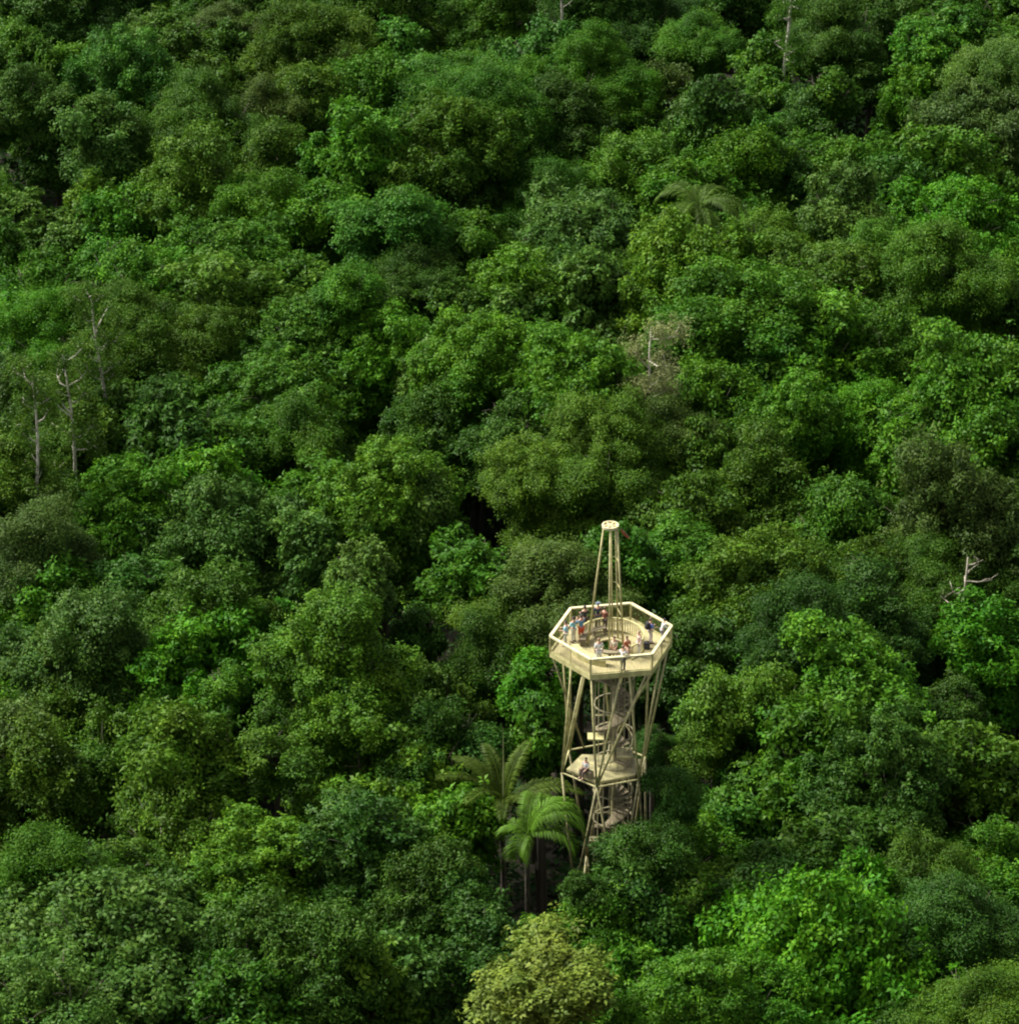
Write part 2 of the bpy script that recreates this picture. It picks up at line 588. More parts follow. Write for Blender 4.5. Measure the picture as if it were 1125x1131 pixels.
# ------------------------------------------------------------------ the trees, as the photo shows them
SPEC = """
30,-40,110,Dr 90,-30,95,Df 25,35,95,Mr 80,42,85,Gr 190,3,135,Or 130,45,110,Tr 250,-4,75,Bf 340,3,190,Of 425,-20,110,Or
500,-32,110,Mf 440,35,110,Tb 560,-25,100,Mr 600,25,100,Tr 520,50,140,Mf 650,28,110,Gf 700,-32,110,Df 768,8,105,Mf
640,-42,100,Dr 820,-42,100,Dr 925,-14,170,Df 1010,-32,100,Dr 1070,-12,120,Mb 1122,40,110,Sf 1022,22,110,Gb
28,68,110,Sr 172,62,80,Gr 218,84,130,Of 108,106,135,Sr 290,92,80,Bf 335,78,120,Or 402,62,110,Mr 62,150,90,Dr
398,126,185,Gb 298,140,125,Ot 484,108,115,Or 548,85,115,Mf 622,92,105,Dr 572,124,90,Yb 650,142,115,Or 702,108,100,Dr
738,62,90,Br 848,70,85,Gb 915,72,95,Mr 798,92,95,Db 1002,76,110,Gb 1085,84,110,Br 962,60,85,Dr 838,122,80,Mr
920,138,110,Mr 1042,150,95,Mb 1112,150,90,Dr 214,160,120,Or 32,212,115,Sb 150,200,100,Gr 96,192,90,Yr 300,190,95,Gf
246,236,115,Mr 362,190,80,Gr 438,200,165,Tt 700,155,105,Yr 748,170,70,Gr 822,148,90,Gr 598,178,115,Mf 652,206,150,Sb
532,232,125,Mr 930,184,90,Sb 868,162,85,Dr 1003,182,90,Tb 1062,194,115,Lr 1112,196,90,Yr 850,226,100,Yf 762,243,145,Yr
50,272,105,Mr 142,256,110,Gr 250,288,185,Or 58,322,120,Gf 10,318,70,Lb 384,290,105,Gf 150,322,130,Of
330,332,115,Mb 452,272,135,Df 498,302,125,Db 562,282,115,Gb 632,290,140,Sb 692,302,80,Dr 832,302,145,Mr 1045,246,210,Yf
926,262,115,Or 905,332,105,Gb 985,332,105,Mr 215,352,120,Of 310,378,150,Mb 410,342,145,Gb 525,352,120,Gr 600,352,90,Gr
655,378,150,Gb 480,372,80,Sr 1062,384,180,Gr 792,402,105,Gr 870,420,125,Gb 972,430,105,Lf 740,442,85,Bf 192,432,110,Db
322,440,85,Mf 240,490,85,Lb 655,450,215,Of 770,470,85,Or 420,498,150,Yb 345,520,110,Gb 132,520,140,Gb 232,520,140,Sr
335,562,130,Sb 470,520,120,Sr 840,500,130,Or 930,528,120,Mr 1045,520,150,Br 1110,540,100,Of 28,560,110,Bf 758,522,110,Or
0,480,90,Of 525,588,150,Gb 762,580,115,Mr 845,600,145,Or 620,598,120,Bf 68,618,120,Gr 150,608,100,Tb 230,642,135,Or
105,662,155,Sr 392,600,140,Sb 952,640,130,Dr 1100,663,100,Lr 690,580,110,Mr 60,695,105,Or 258,664,95,Lb 196,700,100,Lb
375,672,215,Yr 470,735,95,Or 482,765,120,Dr 590,714,105,Lr 915,698,200,Gr 792,742,95,Or
850,742,105,Yr 1060,752,105,Dr 15,782,100,Br 118,772,120,Or 200,790,120,Or 30,810,110,Or 305,800,115,Or 430,800,130,Yb
905,782,120,Gb 985,805,140,Db 835,845,115,Tr 768,802,100,Of 1072,800,130,Yb 598,772,75,Gb 192,862,120,Or 308,900,145,Yb
60,915,120,Mf 132,918,75,Or 1098,893,115,Gr 930,902,140,Ob 1010,925,110,Of 765,900,110,Gr 418,880,115,Db 470,930,110,Dr
1055,965,130,Df 110,960,230,Sr 20,1010,90,Sf 50,1045,140,Sr 925,968,245,Lr 660,994,95,Gt 795,958,85,Yr 352,1000,125,Dr
382,1055,130,Yb 455,1030,105,Sb 600,1042,138,Pr 762,1050,150,Gb 250,1070,140,Mr 290,1010,120,Dr 540,1000,85,Dr
1085,1062,110,Of 1040,1100,90,Dr 735,1000,95,Gr 590,1012,75,Gr 160,1060,120,Sf 840,1060,120,Lr 712,905,75,Df 745,850,85,Df
860,950,95,Dr 540,690,90,Df 700,700,100,Df 760,680,105,Dr 640,690,95,Dr 505,870,85,Gb 508,962,70,Dr 720,800,80,Df
690,1042,100,Gb 650,1075,95,Gr 1040,600,140,Of 970,590,100,Or 890,650,110,Df 560,640,95,Of 672,952,64,Df 641,962,52,Dr 700,960,85,Dr 350,760,110,Or 250,730,80,Mr
"""
SPECIAL = {
    (600, 1042): 'pale yellowish feathery tree at the bottom, nearest below the tower',
    (925, 970): 'large vivid green domed tree filling the lower corner beyond the tower',
    (398, 126): 'large glossy green tree standing over a dark hollow in the upper canopy',
    (110, 960): 'broad grey green tree with fine foliage in the lower corner',
    (196, 700): 'vivid green clumpy tree, lower one of a bright pair',
    (258, 664): 'vivid green clumpy tree, upper one of a bright pair',
    (590, 714): 'bright green tree just beside the tower platform',
    (712, 905): 'dark fine-leaved tree hiding the foot of the tower',
    (1045, 520): 'dusty brownish green tree with a yellow blossom tuft',
    (660, 994): 'bright tiered tree in front of the dark gap at the tower foot',
}
for tok in SPEC.split():
    px, ty, w_, code = tok.split(',')
    px, ty, w_ = int(px), int(ty), int(w_)
    r_ = add_tree(px, ty, w_, code, label=SPECIAL.get((px, ty)))
    if (px, ty) == (1045, 520):
        rg = np.random.default_rng(3)
        Pb = rg.normal(0, .22, (16, 3)) + np.array([0, 0, 0])
        Vb, Fb, Tb = leaves(rg, Pb, unit(Pb), 6, .2, .16, .15, rg.random(16))
        bl = link('blossom', np_mesh('blossom', Vb, Fb, [LEAF], Tb), r_[0])
        bl.color = (.55, .38, .04, 1)
        q = at(1065, 545, r_[2] + 2.6) - r_[0].location
        q.rotate(Matrix.Rotation(-r_[0].rotation_euler[2], 3, 'Z'))
        bl.location = q

# gaps between them are closed by lower, darker trees; the dark hollows of the photo stay open
cov = np.zeros((132, 132), dtype=bool)     # cells of 10 px over -90..1230
gy_, gx_ = np.mgrid[0:132, 0:132]
cxp, cyp = gx_ * 10 - 90 + 5, gy_ * 10 - 90 + 5


def cover(px, ty, w_):
    global cov
    h = w_ * .62
    cov |= ((cxp - px) / (w_ * .46)) ** 2 + ((cyp - ty - h * .78) / (h * .85)) ** 2 < 1


for t_ in TREES: cover(*t_[:3])
for hx, hy, ha, hb in HOLES: cov |= ((cxp - hx) / ha) ** 2 + ((cyp - hy) / hb) ** 2 < 1
cov |= (abs(cxp - 675) < 70) & (cyp > 660) & (cyp < 930)
n_fill = 0
for jy in range(0, 124, 3):
    for jx in range(0, 132, 3):
        if not cov[jy, jx] and n_fill < 90:
            px, py = cxp[jy, jx] + rt.uniform(-8, 8), cyp[jy, jx]
            w_ = rt.uniform(78, 112)
            inside = 0 < px < PW and 0 < py < PH
            code = rt.choice(['Mr', 'Dr', 'Or', 'Mf', 'Db', 'Gr', 'Dr', 'Mb'])
            add_tree(px, py - w_ * .30, w_, code, drop=1.6)
            cover(px, py - w_ * .30, w_); n_fill += 1
print('TREES', len(TREES), 'fill', n_fill)


# ------------------------------------------------------------------ pale, sparse trees
def pale_tree(name, label, px, py, z, height, Rr, seed, colk='O', leafy=1.0, twigs=5, lean=0.0, spread=1.0, leafz=.0, bark=None):
    """slender tree whose pale stem and boughs show; its base under the point px,py of the photo seen at height z"""
    rnd = random.Random(seed); rg = np.random.default_rng(seed); bark = bark or PALEBARK
    base = at(px, py, z)
    root = thing(name, label, 'tree', (base.x, base.y, 0), 0, 'pale-stemmed trees')
    b = MB()
    pts = []; n = 12
    for k in range(n):
        t = k / (n - 1)
        pts.append(Vector((math.sin(t * 7 + seed) * .35 + lean * t * t, math.cos(t * 5 + seed) * .3, z * 0 + t * height)))
    b.tube(pts, [.20 * (1 - t / (n - 1)) + .05 for t in range(n)], 8)
    br = b; tips = []
    for k in range(twigs * 3):
        t = rnd.uniform(.58, 1)
        i = t * (n - 1); p = pts[int(i)].lerp(pts[min(int(i) + 1, n - 1)], i % 1)
        an = rnd.uniform(0, 6.28)
        d = Vector((math.cos(an), math.sin(an), rnd.uniform(.1, .9))) * Rr * rnd.uniform(.5, 1) * spread
        q = p + d
        m = p.lerp(q, .5) + Vector((rnd.uniform(-.2, .2), rnd.uniform(-.2, .2), rnd.uniform(-.25, .1)))
        br.tube([p, m, q], [.07, .05, .02], 6)
        tips.append(q)
        for _ in range(2):
            m2 = m.lerp(q, rnd.uniform(.2, .9)); q2 = m2 + Vector((rnd.uniform(-.6, .6), rnd.uniform(-.6, .6), rnd.uniform(0, .7)))
            br.tube([m2, m2.lerp(q2, .5) + Vector((0, 0, .05)), q2], [.04, .03, .015], 5); tips.append(q2)
    br.build('trunk', bark, root, True)
    if leafy > 0:
        tp = np.array([tuple(t) for t in tips])
        m = int(26 * leafy)
        P_ = np.repeat(tp, m, 0) + rg.normal(0, .42, (len(tp) * m, 3)) + np.array([0, 0, leafz])
        D_ = unit(rg.normal(0, 1, P_.shape) + np.array([0, 0, .6]))
        V, F, T = leaves(rg, P_, D_, 7, .2, .09, .22, rg.random(len(P_)), .4)
        c = link('crown', np_mesh('crown', V, F, [LEAF], T), root)
        c.color = (*COLS[colk][0], 1)
    return root


pale_tree('pale_stemmed_tree', 'feathery tree with sinuous pale trunk by the left edge, lower one', 38, 572, 14, 24.8, 1.9, 21, 'O', 1.2, lean=.2, bark=WHITEBARK)
pale_tree('pale_stemmed_tree', 'feathery tree with thin pale double-bent trunk, second from the left edge', 76, 530, 14, 23.6, 1.8, 22, 'O', 1.1, lean=.3, bark=WHITEBARK)
pale_tree('pale_stemmed_tree', 'feathery tree with thin pale trunk, third from the left edge', 112, 440, 14.5, 23.0, 1.7, 23, 'O', 1.0, bark=WHITEBARK)
pale_tree('pale_stemmed_tree', 'twisted pale-barked tree with cream foliage in the upper middle', 726, 432, 17, 22.2, 2.3, 24, 'C', 1.3, twigs=4, lean=-.4, bark=WHITEBARK)
pale_tree('dead_tree', 'dead tree with bare whitish boughs over the dusty crown', 1062, 640, 17.5, 19.0, 1.5, 26, 'O', 0, twigs=4, spread=1.2)
pale_tree('pale_stemmed_tree', 'tall tree with a clean white trunk at the top of the photo', 868, 55, 17, 27, 2.4, 27, 'M', 1.1, bark=WHITEBARK)
pale_tree('pale_stemmed_tree', 'thin white-trunked tree at the top, near the middle', 616, 20, 18, 25, 2.0, 28, 'D', 1.0, bark=WHITEBARK)
#pale_tree('dead_tree', 'dead twiggy grey tree above the shaded hollow', 482, 425, 17, 18.4, 1.5, 29, 'O', 0, twigs=3)


# ------------------------------------------------------------------ palms
def palm(label, px, py, z, L, nf, seed, colr, el0=.25, el1=1.25, droop=.55, az=None, spear=True, width=.55):
    rnd = random.Random(seed)
    base = at(px, py, z)
    root = thing('palm_tree', label, 'palm', (base.x, base.y, 0))
    tb = MB()
    tb.tube([(math.sin(k * .5) * .05, 0, z * k / 10) for k in range(11)], [.2 - .006 * k for k in range(11)], 10)
    tb.build('trunk', BARK, root, True)
    hub = Vector((0, 0, z))
    for f in range(nf):
        an = az[f] if az and f < len(az) else 2.39996 * f + rnd.uniform(-.2, .2)
        el = el0 + (el1 - el0) * ((f * 7) % nf) / nf
        if az and f < len(az): el = az[f][1]; an = az[f][0]; Lf = L * az[f][2]
        else: Lf = L * rnd.uniform(.8, 1.1)
        hd = Vector((math.cos(an), math.sin(an), 0))
        N_ = 26
        pts = []
        p = hub.copy(); th = el
        for k in range(N_):
            pts.append(p.copy())
            p = p + (hd * math.cos(th) + Vector((0, 0, math.sin(th)))) * (Lf / N_)
            th -= droop * 2.2 / N_ * (1 + 1.6 * k / N_)
        V = []; F = []
        tb = MB(); tb.tube(pts, [.045 * (1 - k / N_) + .012 for k in range(N_)], 5)
        side = Vector((-math.sin(an), math.cos(an), 0))
        for k in range(2, N_):
            t = k / N_
            d = (pts[min(k + 1, N_ - 1)] - pts[k - 1]).normalized()
            upv = side.cross(d).normalized()
            if upv.z < 0: upv = -upv
            ll = width * 1.7 * math.sin(math.pi * min(1, t * .85 + .15)) ** .6 + .1
            for s in (-1, 1):
                for h in range(2):
                    o = pts[k] + d * (h * .5 * Lf / N_)
                    dd = (side * s * .85 + d * .55 + upv * rnd.uniform(-.05, .30)).normalized()
                    tip = o + dd * ll * rnd.uniform(.85, 1.1) + Vector((0, 0, -ll * .35))
                    mid = o + dd * ll * .5
                    wv = d * .045
                    b0 = len(tb.v)
                    for q in (o - wv * .5, mid - wv, tip, mid + wv):
                        tb.v.append(tuple(q))
                    tb.f.append((b0, b0 + 1, b0 + 2, b0 + 3))
        me = tb.mesh('frond', FROND)
        fr = link('frond', me, root)
        v = rnd.uniform(.85, 1.2)
        fr.color = (colr[0] * v, colr[1] * v, colr[2] * v, 1)
    if spear:
        sb = MB()
        sb.tube([hub, hub + Vector((.0, 0, L * .5)), hub + Vector((-.03, 0, L * 1.05))], [.07, .05, .01], 6)
        so = sb.build('spear_leaf', FROND, root)
        so.color = (.30, .33, .14, 1)
    return root


palm('large palm with arching fronds beside the dark gap at the tower foot', 583, 922, 18.0, 4.9, 9, 3, (.085, .165, .010),
     az=[(.05, 1.0, 1.0), (.45, 1.1, 1.0), (.9, 1.2, .95), (-.3, .75, .9), (-2.0, .5, .5), (1.4, 1.3, .9), (.0, 1.28, 1.0), (.3, 1.42, 1.0), (2.6, .8, .5)], droop=.75, spear=False, width=.6)
palm('slender spiky palm with a pale upright spear leaf', 556, 890, 17.0, 5.2, 11, 5, (.07, .105, .010), el0=.7, el1=1.45, droop=.35, width=.45)
palm('feather palm with fronds arching outwards in the upper canopy', 772, 226, 18.5, 4.6, 14, 6, (.065, .115, .010), el0=.25, el1=1.3, droop=.6, spear=False)
#palm('round bushy palm below the broad crown above the hollow', 322, 500, 16.5, 2.8, 18, 8, (.03, .115, .014), el0=.0, el1=1.3, droop=.9, spear=False)


# ------------------------------------------------------------------ the observation tower
HX = 3.68
FZ = 28.0                                   # upper floor


def hexv(k, r=HX, off=10.0, cx=0.0, cy=0.0):
    t = R(off + 60 * k)
    return Vector((cx + r * math.cos(t), cy + r * math.sin(t), 0))


def on_edge(k, t, r=HX):
    return hexv(k, r).lerp(hexv(k + 1, r), t)


tower = thing('observation_tower', 'cream painted steel lattice observation tower with a six-sided deck and tall mast', 'tower')
# deck with the round stair opening
b = MB()
hole = 0.95
N_ = 60
ring_o, ring_i = [], []
for i in range(N_):
    t = 2 * math.pi * i / N_
    d = Vector((math.cos(t), math.sin(t), 0))
    th = (math.degrees(t) - 10) % 60
    ro = HX * math.cos(R(30)) / math.cos(R(th - 30)) - .05
    ring_o.append(d * ro); ring_i.append(d * hole)
for z in (FZ - .1, FZ):
    for p in ring_o + ring_i: b.v.append((p.x, p.y, z))
for i in range(N_):
    j = (i + 1) % N_
    o0, i0, o1, i1 = 0, N_, 2 * N_, 3 * N_
    b.f += [(o1 + i, o1 + j, i1 + j, i1 + i), (o0 + i, i0 + i, i0 + j, o0 + j), (o0 + i, o0 + j, o1 + j, o1 + i), (i0 + i, i1 + i, i1 + j, i0 + j)]
b.build('deck', DECK, tower)
b = MB()
for k in range(6):
    p, q = hexv(k), hexv(k + 1)
    b.beam(p + Vector((0, 0, FZ - .12)), q + Vector((0, 0, FZ - .12)), .09, .34)
b.build('edge_beam', CREAM, tower)
b = MB()
for k in range(6):
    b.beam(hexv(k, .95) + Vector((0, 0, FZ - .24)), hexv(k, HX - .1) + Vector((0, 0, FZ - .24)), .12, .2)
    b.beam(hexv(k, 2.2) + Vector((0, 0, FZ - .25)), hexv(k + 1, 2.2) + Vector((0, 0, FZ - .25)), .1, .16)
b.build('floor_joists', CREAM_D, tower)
# the railing: a flat wide top rail, mid rail, posts, fine upright bars, one panel per side
for k in range(6):
    p, q = hexv(k), hexv(k + 1)
    r1 = MB()
    r1.beam(p + Vector((0, 0, 29.1)), q + Vector((0, 0, 29.1)), .17, .09)
    rail = r1.build('rail', RAILP, tower)
    i1 = MB()
    n = 30
    for j in range(1, n):
        c = p.lerp(q, j / n)
        i1.box((c.x, c.y, 28.57), (.014, .014, .94))
    i1.beam(p + Vector((0, 0, 28.12)), q + Vector((0, 0, 28.12)), .04, .05)
    i1.build('rail_bars', CREAM, tower)
    po = MB()
    po.box((p.x, p.y, 28.5), (.1, .1, 1.16), Matrix.Rotation(R(10 + 60 * k), 3, 'Z'))
    po.build('post', CREAM, tower)
    po = MB()
    m = p.lerp(q, .5)
    po.box((m.x, m.y, 28.5), (.06, .06, 1.12), Matrix.Rotation(R(40 + 60 * k), 3, 'Z'))
    po.build('post', CREAM, tower)
# round guard of upright slats about the stair head, open at the front left
b = MB()
for a_ in range(-52, 160, 5):
    t = R(a_)
    b.box((1.95 * math.cos(t), 1.95 * math.sin(t), 28.45), (.02, .06, .86), Matrix.Rotation(t, 3, 'Z'))
b.ring(0, 0, 1.90, 2.0, 28.88, 28.95, -54, 160, 40)
b.ring(0, 0, 1.92, 1.98, 28.03, 28.09, -54, 160, 40)
b.build('stair_guard', CREAM, tower)
b = MB()
b.ring(0, 0, 1.98, 2.38, 28.40, 28.46, 192, 262, 18)
for a_ in (194, 215, 238, 260):
    b.box((2.18 * math.cos(R(a_)), 2.18 * math.sin(R(a_)), 28.2), (.3, .07, .4), Matrix.Rotation(R(a_), 3, 'Z'))
b.ring(0, 0, 2.40, 2.44, 28.01, 28.42, 192, 262, 18)
b.build('curved_bench', CREAM, tower)
b = MB()
b.ring(0, 0, 1.50, 1.86, 28.42, 28.48, 100, 178, 16)
for a_ in (102, 126, 150, 176):
    b.box((1.68 * math.cos(R(a_)), 1.68 * math.sin(R(a_)), 28.21), (.3, .07, .41), Matrix.Rotation(R(a_), 3, 'Z'))
b.build('curved_bench', WOOD, tower)
b = MB()
b.ring(0, 0, 1.20, 1.55, 28.40, 28.46, 230, 330, 16)
for a_ in (233, 265, 297, 327):
    b.box((1.38 * math.cos(R(a_)), 1.38 * math.sin(R(a_)), 28.2), (.3, .07, .4), Matrix.Rotation(R(a_), 3, 'Z'))
b.build('curved_bench', WOOD, tower)

# mast
MZ = 36.25
mast = MB()
mast.ring(-.11, 0, .42, .50, MZ - .13, MZ + .02, n=30)
mast.ring(-.11, 0, .0, .45, MZ - .14, MZ - .10, n=24)
for a_ in (0, 60, 120):
    d = Vector((math.cos(R(a_)), math.sin(R(a_)), 0)) * .5
    mast.beam(Vector((-.11, 0, MZ - .04)) - d, Vector((-.11, 0, MZ - .04)) + d, .07, .06)
mast.build('mast_ring', RAILP, tower)
for (tx, ty_, bx_, by_, rr_) in ((-.50, -.1, -1.38, .25, .062), (-.13, -.42, -.12, -1.12, .052), (.30, -.15, .74, -.35, .062),
                                 (.20, .30, .45, 1.15, .05), (-.05, .38, .12, 1.3, .045)):
    lg = MB()
    lg.tube([(tx, ty_, MZ - .12), (bx_, by_, FZ)], [rr_ * .9, rr_ * 1.15], 10)
    lg.build('mast_leg', CREAM, tower, True)
b = MB()
for z in (30.2, 32.0, 33.8):
    f_ = (MZ - z) / (MZ - FZ)
    pts = [Vector((tx + (bx_ - tx) * f_, ty_ + (by_ - ty_) * f_, z)) for (tx, ty_, bx_, by_) in ((-.50, -.1, -1.38, .25), (-.13, -.42, -.12, -1.12), (.30, -.15, .74, -.35), (.20, .30, .45, 1.15), (-.05, .38, .12, 1.3))]
    for i in (2, 3):
        b.tube([pts[i], pts[(i + 1) % 5]], .018, 5)
b.build('mast_ties', CREAM, tower)

# lattice: struts from the deck down to six waist nodes, and from those to the ground
WX, WY, WZ, WR = -.35, 0.0, 19.85, 2.70


def node(k):
    t = R(20 + 60 * k)
    return Vector((WX + WR * math.cos(t), WY + WR * math.sin(t), WZ))


STR = {3: [(3, .5), (3, .80)], 4: [(4, 0), (4, .5), (4, .94)], 5: [(4, .64), (5, .55)], 0: [(5, .93), (0, .5)],
       1: [(0, .97), (1, .5), (0, .0)], 2: [(2, .03), (2, .5), (1, .6)]}
for k, L_ in STR.items():
    for (e_, t) in L_:
        s_ = MB()
        p = on_edge(e_ % 6, t, HX - .12) + Vector((0, 0, FZ - .18))
        s_.tube([p, node(k)], .066, 8)
        s_.build('strut', CREAM, tower, True)
s_ = MB()
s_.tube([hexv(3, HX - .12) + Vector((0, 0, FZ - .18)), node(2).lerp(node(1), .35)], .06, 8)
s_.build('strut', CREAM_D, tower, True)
LOWZ = 11.8


def low(k):
    t = R(50 + 60 * k)
    return Vector((WX + WR * math.cos(t), WY + WR * math.sin(t), LOWZ))


for k in range(6):
    for j in (k - 1, k):
        if j == 2: continue
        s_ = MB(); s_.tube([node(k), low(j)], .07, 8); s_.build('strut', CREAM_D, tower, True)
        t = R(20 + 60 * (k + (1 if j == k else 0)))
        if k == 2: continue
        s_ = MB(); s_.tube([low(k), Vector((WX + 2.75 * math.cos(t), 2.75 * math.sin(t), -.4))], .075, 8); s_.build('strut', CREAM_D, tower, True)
for z, rr_, mat, of in ((WZ, WR, CREAM, 20),):
    b = MB()
    for k in range(6):
        t0, t1 = R(of + 60 * k), R(of + 60 + 60 * k)
        b.tube([(WX + rr_ * math.cos(t0), rr_ * math.sin(t0), z), (WX + rr_ * math.cos(t1), rr_ * math.sin(t1), z)], .055, 8)
    b.build('ring_beam', mat, tower)
# middle landing
poly = [tuple((node(k) * 1)[:2]) for k in range(6)]
cxm, cym = WX, WY
poly = [(cxm + (x - cxm) * .88, cym + (y - cym) * .88) for x, y in poly]
poly = [(poly[0][0], .35), (WX + 1.2, .9), (WX - 1.3, .9), poly[3], poly[4], poly[5]]
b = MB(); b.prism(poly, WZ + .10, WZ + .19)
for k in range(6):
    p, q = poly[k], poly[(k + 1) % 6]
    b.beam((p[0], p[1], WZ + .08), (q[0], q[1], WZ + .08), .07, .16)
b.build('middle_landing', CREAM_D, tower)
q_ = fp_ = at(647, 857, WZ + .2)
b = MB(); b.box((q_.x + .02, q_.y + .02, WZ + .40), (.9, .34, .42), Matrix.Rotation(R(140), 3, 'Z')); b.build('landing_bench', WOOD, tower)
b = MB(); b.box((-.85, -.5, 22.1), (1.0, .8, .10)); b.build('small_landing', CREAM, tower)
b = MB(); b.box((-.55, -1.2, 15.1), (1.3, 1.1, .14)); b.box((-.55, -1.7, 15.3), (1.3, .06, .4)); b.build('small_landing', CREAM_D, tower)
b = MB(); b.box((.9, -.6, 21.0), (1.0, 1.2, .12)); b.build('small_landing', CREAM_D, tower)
# spiral stair round a central column
SX, SY = .25, .15
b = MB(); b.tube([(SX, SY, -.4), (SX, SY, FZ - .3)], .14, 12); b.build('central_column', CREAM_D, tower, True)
b = MB(); out = []
for i in range(int(27.9 / .19)):
    t = i * R(20); z = i * .19
    d = Vector((math.cos(t), math.sin(t), 0))
    b.box((SX + d.x * .62, SY + d.y * .62, z), (1.0, .34, .05), Matrix.Rotation(t, 3, 'Z'))
    out.append((SX + d.x * 1.13, SY + d.y * 1.13, z))
b.tube(out, .06, 6)
b.build('spiral_stair', WOOD, tower)
b = MB()
b.tube([(x, y, z + 1.0) for x, y, z in out[:-4]], .04, 6)
b.build('handrail', CREAM_D, tower, True)
b = MB()
for i in range(18):
    t = 2 * math.pi * i / 18
    b.box((SX + 1.22 * math.cos(t), SY + 1.22 * math.sin(t), 13.7), (.03, .03, 27.4), Matrix.Rotation(t, 3, 'Z'))
for z in range(2, 28, 2):
    b.ring(SX, SY, 1.17, 1.25, z, z + .07, n=24)
b.build('stair_cage', GREYW, tower)
# small faded red flag drooping from the mast ring
fl = thing('flag', 'small faded red flag hanging from the mast ring of the tower', 'flag', (.42, -.1, MZ - .15))
b = MB(); b.tube([(0, 0, 0), (.30, -.02, -.22), (.62, -.04, -.62)], .022, 6); b.build('flag_pole', WOOD, fl)
V = []; F = []
for i in range(8):
    for j in range(4):
        u_, v_ = i / 7, j / 3
        V.append((.08 + .48 * u_, -.03 + .05 * math.sin(u_ * 9 + v_), -.05 - .50 * u_ - v_ * .20 + .02 * math.sin(u_ * 7)))
for i in range(7):
    for j in range(3): F.append((i * 4 + j, i * 4 + j + 1, (i + 1) * 4 + j + 1, (i + 1) * 4 + j))
me = bpy.data.meshes.new('flag_cloth'); me.from_pydata(V, [], F); me.materials.append(CLOTH)
fc = link('flag_cloth', me, fl); fc.color = (.36, .08, .04, 1)


# ------------------------------------------------------------------ people
def skin(name, verts, edges, radii, mat, lv=2):
    me = bpy.data.meshes.new('tmp'); me.from_pydata([tuple(v) for v in verts], edges, [])
    o = bpy.data.objects.new('tmp', me); COL.objects.link(o)
    m = o.modifiers.new('s', 'SKIN'); m.use_smooth_shade = True
    for i, r_ in enumerate(radii):
        me.skin_vertices[0].data[i].radius = (r_, r_) if not isinstance(r_, tuple) else r_
        me.skin_vertices[0].data[i].use_root = (i == 0)
    s2 = o.modifiers.new('d', 'SUBSURF'); s2.levels = lv; s2.render_levels = lv
    dg = bpy.context.evaluated_depsgraph_get()
    res = bpy.data.meshes.new_from_object(o.evaluated_get(dg), depsgraph=dg)
    res.name = name
    bpy.data.objects.remove(o)
    res.materials.clear(); res.materials.append(mat)
    return res


